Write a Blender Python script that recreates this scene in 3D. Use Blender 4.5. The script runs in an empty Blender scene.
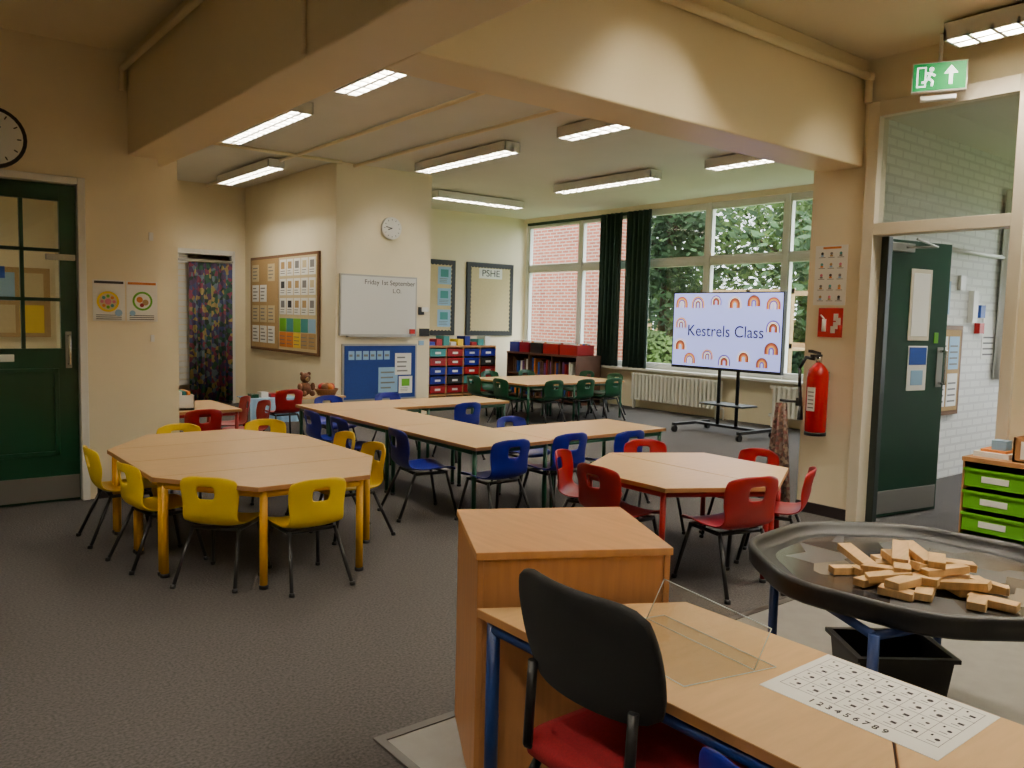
import bpy, math, random
from mathutils import Vector, Matrix
random.seed(7)
S=bpy.context.scene
COL=S.collection
# ------------------------------------------------------------ materials
def lin(c):
    return tuple(((v/255)/12.92 if v/255<=0.04045 else ((v/255+0.055)/1.055)**2.4) for v in c)
MATS={}
def mat(name,rgb,rough=0.6,metal=0.0,var=0.0,scale=20.0,bump=0.0,stretch=None,emit=0.0,coat=0.0):
    if name in MATS: return MATS[name]
    m=bpy.data.materials.new(name); m.use_nodes=True
    nt=m.node_tree; b=nt.nodes['Principled BSDF']
    c=lin(rgb)
    b.inputs['Base Color'].default_value=(*c,1)
    b.inputs['Roughness'].default_value=rough
    b.inputs['Metallic'].default_value=metal
    if coat: b.inputs['Coat Weight'].default_value=coat
    if var>0 or bump>0:
        tc=nt.nodes.new('ShaderNodeTexCoord'); mp=nt.nodes.new('ShaderNodeMapping')
        nz=nt.nodes.new('ShaderNodeTexNoise'); nz.inputs['Scale'].default_value=scale
        nz.inputs['Detail'].default_value=4
        if stretch: mp.inputs['Scale'].default_value=stretch
        nt.links.new(tc.outputs['Object'],mp.inputs['Vector']); nt.links.new(mp.outputs['Vector'],nz.inputs['Vector'])
        if var>0:
            cr=nt.nodes.new('ShaderNodeValToRGB')
            cr.color_ramp.elements[0].position=0.3; cr.color_ramp.elements[1].position=0.7
            cr.color_ramp.elements[0].color=(*[max(0,v*(1-var)) for v in c],1)
            cr.color_ramp.elements[1].color=(*[min(1,v*(1+var)) for v in c],1)
            nt.links.new(nz.outputs['Fac'],cr.inputs['Fac']); nt.links.new(cr.outputs['Color'],b.inputs['Base Color'])
        if bump>0:
            bp=nt.nodes.new('ShaderNodeBump'); bp.inputs['Strength'].default_value=bump; bp.inputs['Distance'].default_value=0.01
            nt.links.new(nz.outputs['Fac'],bp.inputs['Height']); nt.links.new(bp.outputs['Normal'],b.inputs['Normal'])
    if emit>0:
        b.inputs['Emission Color'].default_value=(*c,1); b.inputs['Emission Strength'].default_value=emit
    MATS[name]=m; return m
def brickmat(name,c1,c2,mortar,axes,scale=1.0,bw=0.225,bh=0.075,ms=0.012,bump=0.3):
    m=bpy.data.materials.new(name); m.use_nodes=True; nt=m.node_tree; b=nt.nodes['Principled BSDF']
    tc=nt.nodes.new('ShaderNodeTexCoord'); sp=nt.nodes.new('ShaderNodeSeparateXYZ'); cb=nt.nodes.new('ShaderNodeCombineXYZ')
    br=nt.nodes.new('ShaderNodeTexBrick')
    nt.links.new(tc.outputs['Object'],sp.inputs[0])
    nt.links.new(sp.outputs[axes[0]],cb.inputs[0]); nt.links.new(sp.outputs[axes[1]],cb.inputs[1])
    nt.links.new(cb.outputs[0],br.inputs['Vector'])
    br.inputs['Color1'].default_value=(*lin(c1),1); br.inputs['Color2'].default_value=(*lin(c2),1); br.inputs['Mortar'].default_value=(*lin(mortar),1)
    br.inputs['Scale'].default_value=scale; br.inputs['Brick Width'].default_value=bw; br.inputs['Row Height'].default_value=bh
    br.inputs['Mortar Size'].default_value=ms
    nt.links.new(br.outputs['Color'],b.inputs['Base Color'])
    bp=nt.nodes.new('ShaderNodeBump'); bp.inputs['Strength'].default_value=bump; bp.inputs['Distance'].default_value=0.01; bp.invert=True
    nt.links.new(br.outputs['Fac'],bp.inputs['Height']); nt.links.new(bp.outputs['Normal'],b.inputs['Normal'])
    b.inputs['Roughness'].default_value=0.7
    return m
def glassmat(name,tint=(1,1,1),refl=0.06):
    m=bpy.data.materials.new(name); m.use_nodes=True; nt=m.node_tree; nt.nodes.clear()
    o=nt.nodes.new('ShaderNodeOutputMaterial'); mx=nt.nodes.new('ShaderNodeMixShader')
    t=nt.nodes.new('ShaderNodeBsdfTransparent'); g=nt.nodes.new('ShaderNodeBsdfGlossy')
    t.inputs['Color'].default_value=(*tint,1); g.inputs['Roughness'].default_value=0.02
    mx.inputs[0].default_value=refl
    nt.links.new(t.outputs[0],mx.inputs[1]); nt.links.new(g.outputs[0],mx.inputs[2]); nt.links.new(mx.outputs[0],o.inputs[0])
    return m
def patmat(name,scale,stops,rough=0.8):
    m=bpy.data.materials.new(name); m.use_nodes=True; nt=m.node_tree; b=nt.nodes['Principled BSDF']
    tc=nt.nodes.new('ShaderNodeTexCoord'); v=nt.nodes.new('ShaderNodeTexVoronoi'); v.inputs['Scale'].default_value=scale
    sp=nt.nodes.new('ShaderNodeSeparateColor'); cr=nt.nodes.new('ShaderNodeValToRGB'); cr.color_ramp.interpolation='CONSTANT'
    nt.links.new(tc.outputs['Object'],v.inputs['Vector']); nt.links.new(v.outputs['Color'],sp.inputs[0]); nt.links.new(sp.outputs[0],cr.inputs[0])
    nt.links.new(cr.outputs[0],b.inputs['Base Color']); b.inputs['Roughness'].default_value=rough
    el=cr.color_ramp.elements
    el[0].color=(*lin(stops[0]),1); el[1].position=1/len(stops); el[1].color=(*lin(stops[1]),1)
    for i,c in enumerate(stops[2:],2):
        e=el.new(i/len(stops)); e.color=(*lin(c),1)
    return m

M_wall=mat('wall_cream_paint',(236,223,190),0.55,var=0.02,scale=3)
M_ceilF=mat('ceiling_cream_paint',(230,217,184),0.7,var=0.02,scale=2)
M_ceilB=mat('ceiling_white_paint',(222,218,206),0.8,var=0.02,scale=2)
M_beam=mat('beam_cream_gloss',(232,215,176),0.4,var=0.02,scale=2)
M_carpet=mat('carpet_grey_brown',(72,68,66),0.95,var=0.45,scale=90,bump=0.5)
M_vinyl=mat('vinyl_floor_grey',(134,130,124),0.45,var=0.08,scale=12)
M_strip=mat('floor_trim_dark',(70,64,58),0.4)
M_skirt=mat('skirting_dark',(44,36,36),0.4)
M_white=mat('white_paint',(232,230,222),0.4)
M_frame=mat('frame_offwhite',(218,208,184),0.4)
M_wframe=mat('window_frame_white',(228,230,225),0.4)
M_dgreen=mat('door_green_gloss',(10,54,34),0.28)
M_dgreen2=mat('door_dark_frame',(28,38,34),0.35)
M_metal=mat('brushed_metal',(170,168,162),0.35,metal=0.9)
M_chrome=mat('chrome',(200,200,200),0.15,metal=1)
M_beech=mat('beech_laminate',(208,168,116),0.32,var=0.06,scale=6,stretch=(1,8,1))
M_beechx=mat('beech_laminate_x',(208,168,116),0.32,var=0.06,scale=6,stretch=(8,1,1))
M_edge=mat('beech_edge',(168,120,74),0.5)
M_cab=mat('cabinet_wood',(184,128,78),0.4,var=0.1,scale=5,stretch=(10,10,0.8))
M_cabtop=mat('cabinet_top_wood',(198,142,86),0.35,var=0.08,scale=5,stretch=(8,1,1))
M_yel=mat('yellow_plastic',(234,198,8),0.35)
M_red=mat('red_plastic',(148,10,18),0.35)
M_blue=mat('blue_plastic',(8,22,132),0.35)
M_grn=mat('green_plastic',(8,66,38),0.35)
M_blkleg=mat('black_metal',(26,26,28),0.4)
M_yleg=mat('yellow_metal',(218,160,12),0.4)
M_gleg=mat('green_metal',(12,78,52),0.4)
M_rleg=mat('red_metal',(150,16,20),0.4)
M_bleg=mat('blue_metal',(22,50,108),0.35)
M_blk=mat('black_plastic',(20,20,22),0.45)
M_blkfab=mat('black_fabric',(15,15,17),0.85,var=0.2,scale=300,bump=0.1)
M_redfab=mat('red_fabric',(136,12,26),0.9,var=0.15,scale=200)
M_paper=mat('paper_white',(236,234,226),0.8)
M_ink=mat('ink_dark',(46,44,46),0.8)
M_grey=mat('print_grey',(120,118,116),0.8)
M_tan=mat('hessian_tan',(176,144,96),0.9,var=0.1,scale=60)
M_brown=mat('board_brown_frame',(112,78,48),0.6)
M_cream=mat('backing_paper_cream',(206,188,146),0.9,var=0.04,scale=40)
M_bluebd=mat('board_blue_felt',(18,52,124),0.9,var=0.1,scale=60)
M_wb=mat('whiteboard_surface',(226,226,222),0.2)
M_alu=mat('aluminium_trim',(180,180,178),0.35,metal=0.8)
M_scr=mat('tv_screen_image',(164,172,240),0.3,emit=1.25)
M_curt=mat('curtain_dark_green',(24,50,43),0.9,var=0.15,scale=30)
M_fabric=patmat('fabric_patterned',16,[(50,92,66),(130,60,80),(64,72,112),(160,140,84),(82,58,92),(40,62,54),(104,122,130)])
M_floral=patmat('fabric_floral',45,[(140,112,96),(176,152,132),(100,80,74),(140,90,86),(158,140,130)])
M_rad=mat('radiator_paint',(232,229,218),0.4)
M_redx=mat('extinguisher_red',(170,8,16),0.25)
M_signred=mat('sign_red',(180,18,22),0.5)
M_signblue=mat('sign_blue',(22,68,156),0.5)
M_exit=mat('exit_sign_green',(8,128,64),0.4,emit=0.8)
M_exitw=mat('exit_sign_white',(240,255,245),0.4,emit=1.8)
M_lime=mat('tray_lime_green',(96,168,28),0.35)
M_orange=mat('craft_orange',(210,122,46),0.6)
M_teal=mat('craft_teal',(60,140,140),0.6)
M_pink=mat('craft_pink',(210,116,134),0.6)
M_purple=mat('craft_purple',(110,60,130),0.6)
M_lav=mat('craft_lightblue',(144,182,212),0.6)
M_block=mat('pale_block_wood',(214,174,118),0.55,var=0.12,scale=14,stretch=(1,6,1))
M_wbrickX=brickmat('brick_painted_white_x',(232,232,226),(226,226,220),(212,211,206),(0,2))
M_wbrickY=brickmat('brick_painted_white_y',(232,232,226),(226,226,220),(212,211,206),(1,2))
M_rbrick=brickmat('brick_red_y',(164,80,54),(132,62,42),(160,144,128),(1,2))
M_rbrickx=brickmat('brick_red_x',(164,80,54),(132,62,42),(160,144,128),(0,2))
M_glass=glassmat('window_glass',(0.97,0.98,0.97),0.04)
M_glassd=glassmat('door_glass',(0.92,0.93,0.90),0.05)
M_acryl=glassmat('clear_acrylic',(0.97,0.98,0.98),0.07)
M_acedge=mat('acrylic_edge',(225,235,235),0.15)
M_grass=mat('lawn',(92,122,56),0.95,var=0.3,scale=3)
M_leaf=mat('foliage',(98,128,62),0.8,var=0.5,scale=1.2)
M_leaf2=mat('foliage_dark',(60,90,52),0.8,var=0.45,scale=1.5)
M_bark=mat('bark',(86,70,54),0.9,var=0.2,scale=10)
M_timber=mat('outdoor_timber',(170,140,100),0.9,var=0.15,scale=10)
M_darkwood=mat('dark_wood_furniture',(92,60,44),0.5,var=0.15,scale=6,stretch=(1,8,1))
M_wicker=mat('wicker',(120,80,48),0.9,var=0.3,scale=60)
def emitmat(name,col,s):
    m=bpy.data.materials.new(name); m.use_nodes=True; nt=m.node_tree; nt.nodes.clear()
    o=nt.nodes.new('ShaderNodeOutputMaterial'); e=nt.nodes.new('ShaderNodeEmission')
    e.inputs[0].default_value=(*col,1); e.inputs[1].default_value=s; nt.links.new(e.outputs[0],o.inputs[0]); return m
M_tube=emitmat('fluorescent_tube_glow',(1.0,0.93,0.80),175)
M_tubef=emitmat('front_tube_glow',(1.0,0.91,0.75),290)
M_fillw=emitmat('lobby_fill_glow',(1.0,0.98,0.95),290)

# ------------------------------------------------------------ mesh builder
class MB:
    def __init__(s): s.v=[];s.f=[];s.m=[];s.sm=[];s.mats=[]
    def mi(s,m):
        if m not in s.mats: s.mats.append(m)
        return s.mats.index(m)
    def add(s,vs,fs,m,smooth=False):
        o=len(s.v); s.v+= [tuple(v) for v in vs]; k=s.mi(m)
        for f in fs: s.f.append([o+i for i in f]); s.m.append(k); s.sm.append(smooth)
    def hexa(s,p,m):
        s.add(p,[(3,2,1,0),(4,5,6,7),(0,1,5,4),(1,2,6,5),(2,3,7,6),(3,0,4,7)],m)
    def b(s,x0,x1,y0,y1,z0,z1,m):
        s.hexa([(x0,y0,z0),(x1,y0,z0),(x1,y1,z0),(x0,y1,z0),(x0,y0,z1),(x1,y0,z1),(x1,y1,z1),(x0,y1,z1)],m)
    def bm(s,size,M,m):
        a,b_,c=[q/2 for q in size]
        s.hexa([M@Vector(p) for p in [(-a,-b_,-c),(a,-b_,-c),(a,b_,-c),(-a,b_,-c),(-a,-b_,c),(a,-b_,c),(a,b_,c),(-a,b_,c)]],m)
    def tube(s,p0,p1,r,m,n=10,r1=None):
        p0=Vector(p0);p1=Vector(p1);r1=r if r1 is None else r1
        d=(p1-p0).normalized(); a=d.orthogonal().normalized(); c=d.cross(a)
        vs=[];
        for P,rr in((p0,r),(p1,r1)):
            for i in range(n):
                t=2*math.pi*i/n; vs.append(P+a*math.cos(t)*rr+c*math.sin(t)*rr)
        s.add(vs,[(i,(i+1)%n,n+(i+1)%n,n+i) for i in range(n)],m,True)
        o=len(s.v)-2*n;k=s.mi(m)
        s.f.append([o+i for i in reversed(range(n))]);s.m.append(k);s.sm.append(False)
        s.f.append([o+n+i for i in range(n)]);s.m.append(k);s.sm.append(False)
    def ball(s,c,r,m,n=10,k=6,sz=1.0):
        c=Vector(c);vs=[];fs=[]
        for j in range(1,k):
            ph=math.pi*j/k
            for i in range(n):
                t=2*math.pi*i/n; vs.append(c+Vector((math.sin(ph)*math.cos(t)*r,math.sin(ph)*math.sin(t)*r,math.cos(ph)*r*sz)))
        T=len(vs);vs.append(c+Vector((0,0,r*sz)));vs.append(c-Vector((0,0,r*sz)))
        for j in range(k-2):
            for i in range(n): fs.append((j*n+i,(j+1)*n+i,(j+1)*n+(i+1)%n,j*n+(i+1)%n))
        for i in range(n): fs.append((T,i,(i+1)%n)); fs.append((T+1,(k-2)*n+(i+1)%n,(k-2)*n+i))
        s.add(vs,fs,m,True)
    def path(s,pts,r,m,n=8):
        for a,b_ in zip(pts,pts[1:]): s.tube(a,b_,r,m,n)
        for p in pts[1:-1]: s.ball(p,r*1.02,m,n,6)
    def prism(s,poly,z0,z1,m,mt=None):
        n=len(poly); vs=[(x,y,z0) for x,y in poly]+[(x,y,z1) for x,y in poly]
        s.add(vs,[(i,(i+1)%n,n+(i+1)%n,n+i) for i in range(n)]+[tuple(reversed(range(n)))],m)
        s.add([(x,y,z1) for x,y in poly],[tuple(range(n))],mt or m)
    def loft(s,rings,m,cap0=True,cap1=True,smooth=True):
        n=len(rings[0]);vs=[p for r in rings for p in r];fs=[]
        for j in range(len(rings)-1):
            for i in range(n): fs.append((j*n+i,j*n+(i+1)%n,(j+1)*n+(i+1)%n,(j+1)*n+i))
        s.add(vs,fs,m,smooth); o=len(s.v)-len(vs);k=s.mi(m)
        if cap0: s.f.append([o+i for i in reversed(range(n))]);s.m.append(k);s.sm.append(False)
        if cap1: s.f.append([o+len(vs)-n+i for i in range(n)]);s.m.append(k);s.sm.append(False)
    def pan(s,F,u0,u1,v0,v1,d,m,d0=0.0):
        O,U,V,N=F; P=lambda u,v,w: O+U*u+V*v+N*w
        s.hexa([P(u0,v0,d0),P(u1,v0,d0),P(u1,v0,d),P(u0,v0,d),P(u0,v1,d0),P(u1,v1,d0),P(u1,v1,d),P(u0,v1,d)],m)
    def disc(s,F,u,v,r,d,m,n=28,d0=0.0,ri=0.0,a0=0,a1=2*math.pi):
        O,U,V,N=F; P=lambda uu,vv,w: O+U*uu+V*vv+N*w
        if a1-a0>6.28 and ri==0:
            vs=[P(u+r*math.cos(2*math.pi*i/n),v+r*math.sin(2*math.pi*i/n),w) for w in(d0,d) for i in range(n)]
            s.add(vs,[(i,(i+1)%n,n+(i+1)%n,n+i) for i in range(n)]+[tuple(reversed(range(n))),tuple(range(n,2*n))],m)
        else:
            vs=[];fs=[]
            for i in range(n+1):
                t=a0+(a1-a0)*i/n
                vs+=[P(u+ri*math.cos(t),v+ri*math.sin(t),d),P(u+r*math.cos(t),v+r*math.sin(t),d)]
            for i in range(n): fs.append((2*i,2*i+1,2*i+3,2*i+2))
            s.add(vs,fs,m)
    def mesh(s,name):
        me=bpy.data.meshes.new(name); me.from_pydata(s.v,[],s.f)
        for m in s.mats: me.materials.append(m)
        me.polygons.foreach_set('material_index',s.m); me.polygons.foreach_set('use_smooth',s.sm)
        me.update(); return me
    def obj(s,name,parent=None,bevel=0,recenter=True):
        if recenter and s.v and parent is None:
            xs=[v[0] for v in s.v];ys=[v[1] for v in s.v];zs=[v[2] for v in s.v]
            c=Vector(((min(xs)+max(xs))/2,(min(ys)+max(ys))/2,min(zs)))
            s.v=[(v[0]-c.x,v[1]-c.y,v[2]-c.z) for v in s.v]
        else: c=Vector((0,0,0))
        o=bpy.data.objects.new(name,s.mesh(name)); COL.objects.link(o); o.location=c
        if parent is not None:
            o.parent=parent; o.location=-Vector(parent.location) if recenter else (0,0,0)
        if bevel:
            md=o.modifiers.new('bevel','BEVEL'); md.width=bevel; md.segments=2; md.limit_method='ANGLE'; md.angle_limit=math.radians(50)
            md.use_clamp_overlap=True
        return o
X=Vector((1,0,0));Y=Vector((0,1,0));Z=Vector((0,0,1))
def FX(x,y0,z0=0): return (Vector((x,y0,z0)),-Y,Z,-X)
def FY(y,x0,z0=0): return (Vector((x0,y,z0)),X,Z,-Y)
def txt(body,F,u,v,size,m,parent,off=0.004,align='CENTER',sx=1.0):
    cu=bpy.data.curves.new('lettering','FONT'); cu.body=body; cu.size=size; cu.align_x=align; cu.align_y='CENTER'; cu.extrude=0.0005
    o=bpy.data.objects.new('lettering',cu); COL.objects.link(o); cu.materials.append(m)
    O,U,V,N=F; p=O+U*u+V*v+N*off
    R=Matrix((U,V,N)).transposed().to_4x4()
    o.matrix_world=Matrix.Translation(p)@R@Matrix.Scale(sx,4,(1,0,0))
    if parent is not None:
        o.parent=parent; o.matrix_parent_inverse=Matrix.Translation(parent.location).inverted()
    return o

# ------------------------------------------------------------ dimensions
Y1=6.48; XR=5.48; X5=9.73; Y4=11.97; YD=12.2; XD=4.52; YW=9.18; XW=5.88; ZC=3.22; ZB=2.5
m=MB(); m.b(-3,X5+.25,-3.4,13.4,-0.1,0.0,M_carpet); m.obj('floor')
m=MB(); m.b(1.30,4.4,-3.0,2.25,0.0,0.004,M_vinyl); m.obj('floor_vinyl')
m=MB(); m.b(1.27,4.43,2.25,2.285,0,0.008,M_strip); m.b(1.27,1.30,-3.0,2.25,0,0.008,M_strip); m.obj('trim_1')
m=MB(); m.b(-3,1.7,-3.4,YD+.3,ZC,ZC+.12,M_ceilF); m.b(1.7,XR+.2,-3.4,3.2,ZC,ZC+.12,M_ceilF)
m.b(1.7,X5+.2,3.2,YD+.3,ZC,ZC+.12,M_ceilB); m.obj('ceiling')
m=MB(); m.b(XR+.2,X5+.3,0.2,3.38,3.05,3.17,M_ceilB); m.obj('ceiling_lobby')
m=MB(); m.b(1.54,1.87,-3.0,Y1+0.35,ZB,ZC,M_beam); m.obj('trim_2',bevel=0.01)
m=MB(); m.b(1.87,XR+.22,3.03,3.36,ZB,ZC,M_beam); m.obj('trim_3',bevel=0.01)
# left wall with door opening
DX0,DX1,DZ=0.30,1.20,2.25
m=MB(); m.b(-3,DX0-.04,Y1,Y1+.15,0,ZC,M_wall); m.b(DX1+.04,1.745,Y1,Y1+.15,0,ZC,M_wall); m.b(DX0-.04,DX1+.04,Y1,Y1+.15,DZ+.04,ZC,M_wall)
m.obj('wall_left')
m=MB(); m.b(1.66,1.97,Y1+.30,Y1+.60,0,ZB+.1,M_wall); m.obj('wall_left_pier')
m=MB(); m.b(-3,DX0-.1,Y1-.015,Y1,0,.08,M_skirt); m.b(DX1+.1,1.745,Y1-.015,Y1,0,.08,M_skirt); m.obj('baseboard_left')
m=MB()
for a,b_ in((DX0-.05,DX0),(DX1,DX1+.05)): m.b(a,b_,Y1-.02,Y1+.15,0,DZ+.05,M_white)
m.b(DX0,DX1,Y1-.02,Y1+.15,DZ,DZ+.05,M_white)
df=m.obj('door_frame',bevel=0.004)
m=MB(); F=FY(Y1+.03,DX0)
W=DX1-DX0
def pn(u0,u1,v0,v1,mm=M_dgreen,d=0.0,d0=-0.045): m.pan(F,u0,u1,v0,v1,d,mm,d0)
pn(0.005,W-.005,0.005,1.10)
pn(0.005,.10,1.10,DZ-.005); pn(W-.11,W-.005,1.10,DZ-.005); pn(.10,W-.11,DZ-.12,DZ-.005)
gx0,gx1=.10,W-.11; gz0,gz1=1.10,DZ-.12
nb=3
for i in range(1,nb): 
    u=gx0+(gx1-gx0)*i/nb; pn(u-.012,u+.012,gz0,gz1)
for j in range(1,3):
    v=gz0+(gz1-gz0)*j/3; pn(gx0,gx1,v-.012,v+.012)
m.pan(F,gx0,gx1,gz0,gz1,-0.02,M_glassd,-0.024)
for (a,b_,c,d) in((.12,.77,.34,.37),(.12,.77,.93,.96),(.12,.15,.34,.96),(.74,.77,.34,.96)): pn(a,b_,c,d,M_dgreen,0.012,0)
pn(.01,W-.01,.02,.19,M_metal,0.004,0)
pn(W-.085,W-.045,.96,1.22,M_metal,0.004,0)
m.path([F[0]+X*(W-.065)+Z*.99-Y*.0,F[0]+X*(W-.065)+Z*.99-Y*.05,F[0]+X*(W-.065)+Z*1.19-Y*.05,F[0]+X*(W-.065)+Z*1.19],.009,M_chrome)
pn(.28,.50,1.01,1.06,M_paper,0.006,0)
pn(W-.2,W-.02,1.72,1.76,M_metal,0.05,0)
pn(.36,.46,1.58,1.66,M_signblue,-0.01,-0.018)
d=m.obj('door_1',bevel=0.003)
m=MB(); m.b(-3,1.45,8.9,9.0,0,ZC,M_wall); m.b(1.45,1.6,Y1+.15,YD,0,ZC,M_wall); m.b(-3.1,-3,-3.4,9,0,ZC,M_wall); m.obj('wall_corridor')
m=MB(); FF=FY(8.895,0.2); m.pan(FF,.2,1.2,1.1,1.75,.02,M_tan)
for i in range(4):
    for j in range(2): m.pan(FF,.24+i*.235,.44+i*.235,1.14+j*.30,1.40+j*.30,.025,(M_paper,M_lav,M_cream,M_yel)[(i+j*3)%4])
m.obj('noticeboard_corridor')
# back left wall with doorway
m=MB(); m.b(1.6,3.3,YD,YD+.12,0,ZC,M_wall); m.b(4.36,XD,YD,YD+.12,0,ZC,M_wall); m.b(3.3,4.36,YD,YD+.12,2.25,ZC,M_wall); m.obj('wall_back_left')
m=MB()
for a,b_ in((3.3,3.35),(4.31,4.36)): m.b(a,b_,YD-.02,YD+.12,0,2.25,M_white)
m.b(3.3,4.36,YD-.02,YD+.12,2.2,2.27,M_white); m.obj('door_frame')
m=MB(); m.b(2.9,5.0,13.2,13.3,0,2.6,M_wall); m.b(2.8,2.9,YD+.12,13.3,0,2.6,M_wall); m.b(5.0,5.1,YD+.12,13.3,0,2.6,M_wall); m.b(2.8,5.1,YD+.12,13.3,2.6,2.7,M_wall); m.obj('wall_cupboard')
def curtain(name,p0,p1,z0,z1,mm,waves,amp,n=90,taper=1.0):
    m=MB(); p0=Vector((*p0,0));p1=Vector((*p1,0)); d=(p1-p0); L=d.length; d.normalize(); nn=Vector((-d.y,d.x,0))
    vs=[];fs=[]
    for i in range(n+1):
        t=i/n; w=amp*math.sin(2*math.pi*waves*t)+amp*.3*math.sin(2*math.pi*waves*2.3*t+1)
        for j,z in enumerate((z0,(z0+z1)/2,z1)):
            k=(1.15,1.0,.7)[j]; tp=(1,(1+taper)/2,taper)[j]
            p=p0+d*(L*(.5+(t-.5)*tp))+nn*w*k; vs.append((p.x,p.y,z))
    for i in range(n):
        for j in range(2): fs.append((i*3+j,(i+1)*3+j,(i+1)*3+j+1,i*3+j+1))
    m.add(vs,fs,mm,True); o=m.obj(name); md=o.modifiers.new('thick','SOLIDIFY'); md.thickness=.006; return o
curtain('patterned_curtain',(3.68,YD-.07),(4.30,YD-.07),.05,2.08,M_fabric,6,.035)
m=MB()
for i in range(22): m.b(3.36,3.70,YD+.035,YD+.05,.3+i*.088,.375+i*.088,M_white)
m.b(3.35,4.31,YD-.08,YD-.05,2.09,2.12,M_metal)
m.obj('window_blind')
# chimney breast etc
m=MB(); m.b(XD,XW,YW,YD+.12,0,ZC,M_wall); m.obj('wall_chimney_breast')
m=MB(); m.b(XD-.015,XD,YW-.015,YD,0,.08,M_skirt); m.b(XD-.015,XW+.015,YW-.015,YW,0,.08,M_skirt); m.b(XW,XW+.015,YW,Y4,0,.08,M_skirt); m.obj('baseboard_back')
m=MB(); m.b(XW,X5+.2,Y4,Y4+.15,0,ZC,M_wall); m.obj('wall_back')
m=MB(); m.b(XR,XR+.22,2.98,3.40,0,ZC,M_wall); m.b(XR,XR+.22,-3.0,1.99,0,ZC,M_wall); m.b(XR,XR+.22,1.99,2.98,2.90,ZC,M_wall); m.obj('wall_right')
m=MB(); m.b(XR-.015,XR,2.98,3.40,0,.08,M_skirt); m.b(XR-.015,XR,-3,1.99,0,.08,M_skirt); m.obj('baseboard_right')
m=MB()
m.b(XR-.03,XR+.1,2.91,2.99,0,2.92,M_frame); m.b(XR-.03,XR+.1,1.98,2.05,0,2.92,M_frame)
m.b(XR-.03,XR+.1,2.05,2.91,2.82,2.92,M_frame); m.b(XR-.03,XR+.1,2.05,2.91,2.02,2.10,M_frame)
m.b(XR+.1,XR+.16,2.86,2.95,0,2.02,M_dgreen2)
m.b(XR+.03,XR+.036,2.05,2.91,2.10,2.82,M_glassd)
m.obj('door_frame',bevel=0.005)
# open door leaf
m=MB(); U=Vector((.83,-.14,0)).normalized(); N=Vector((U.y,-U.x,0)); F=(Vector((XR+.14,2.93,0)),U,Z,N)
m.pan(F,0,.80,.01,2.02,0,M_dgreen,-.045)
m.pan(F,.34,.58,1.3,1.82,.006,M_frame); m.pan(F,.365,.555,1.33,1.79,.009,M_paper)
m.pan(F,.36,.58,.93,1.26,.004,M_paper); m.pan(F,.37,.57,1.12,1.25,.006,M_signblue); m.pan(F,.40,.54,.97,1.08,.006,M_lav)
m.pan(F,.02,.78,.03,.20,.004,M_metal); m.pan(F,.70,.77,.95,1.25,.004,M_metal)
P=lambda u,v,w:F[0]+U*u+Z*v+N*w
m.path([P(.735,.98,0),P(.735,.98,.05),P(.735,1.22,.05),P(.735,1.22,0)],.01,M_chrome)
m.pan(F,.65,.70,1.28,1.36,.004,M_lime)
m.pan(F,.05,.30,1.93,1.99,.05,M_metal); m.path([P(.2,1.96,.05),P(.42,1.97,.14),P(.1,2.0,.2)],.008,M_metal)
m.obj('door_2',bevel=0.003)
# lobby
m=MB(); m.b(XR+.22,X5+.3,3.38,3.46,0,ZC,M_wbrickX); m.obj('wall_lobby_north',recenter=True)
m=MB(); m.b(XR+.22,X5+.3,3.46,3.53,0,ZC,M_wall); m.obj('wall_bay_south')
m=MB(); m.b(9.6,9.7,0.2,3.38,0,.9,M_wbrickY); m.b(9.6,9.7,0.2,3.38,2.6,3.1,M_wbrickY); m.b(9.6,9.7,0.2,1.2,.9,2.6,M_wbrickY); m.obj('wall_lobby_east')
m=MB(); m.b(XR+.22,9.7,0.2,0.3,0,3.1,M_wbrickX); m.obj('wall_lobby_south')
m=MB()
for y in (1.2,1.95,2.7,3.33): m.b(9.6,9.66,y,y+.05,.9,2.6,M_wframe)
for z in (.9,1.75,2.55): m.b(9.6,9.66,1.2,3.38,z,z+.05,M_wframe)
m.obj('added_window_lobby')  # out-of-view window, added so daylight enters the lobby
m=MB(); F=FY(3.375,6.95); m.pan(F,0,1.05,.60,1.42,.03,M_brown); m.pan(F,.04,1.01,.64,1.38,.034,M_tan)
for i in range(4):
    for j in range(2): 
        m.pan(F,.07+i*.235,.27+i*.235,.68+j*.34,.98+j*.34,.038,(M_paper,M_lav,M_paper)[(i+j)%3])
        for q in range(4): m.pan(F,.09+i*.235,.24+i*.235,.72+j*.34+q*.055,.735+j*.34+q*.055,.040,M_grey)
m.obj('noticeboard_lobby')
m=MB(); F=FY(3.378,7.0)
for u,v,w_,h_,mm in((.25,1.5,.21,.3,M_paper),(.55,1.52,.21,.3,M_lav),(1.5,1.1,.3,.42,M_paper)):
    m.pan(F,u,u+w_,v,v+h_,.004,mm)
    for q in range(4): m.pan(F,u+.03,u+w_-.04,v+.04+q*.055,v+.055+q*.055,.006,M_grey)
m.obj('lobby_posters')
m=MB(); F=FY(3.378,7.0); m.path([F[0]+Z*2.1+X*.1-Y*.03,F[0]+X*2.4+Z*2.1-Y*.03,F[0]+X*2.4+Z*0-Y*.03],.02,M_white); m.pan(F,1.15,1.25,1.45,1.75,.05,M_white); m.pan(F,1.32,1.42,1.35,1.45,.05,M_signred); m.pan(F,1.32,1.42,1.5,1.62,.05,M_signblue); m.pan(F,.9,1.0,1.75,1.88,.03,M_white); m.obj('wall_alarm_panel')
curtain('lobby_curtain',(8.75,3.33),(9.15,3.33),.9,2.75,M_white,5,.02,40)
m=MB(); m.b(-3,XR+.2,-3.4,-3.3,0,ZC,M_wall); m.obj('wall_rear')

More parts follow.
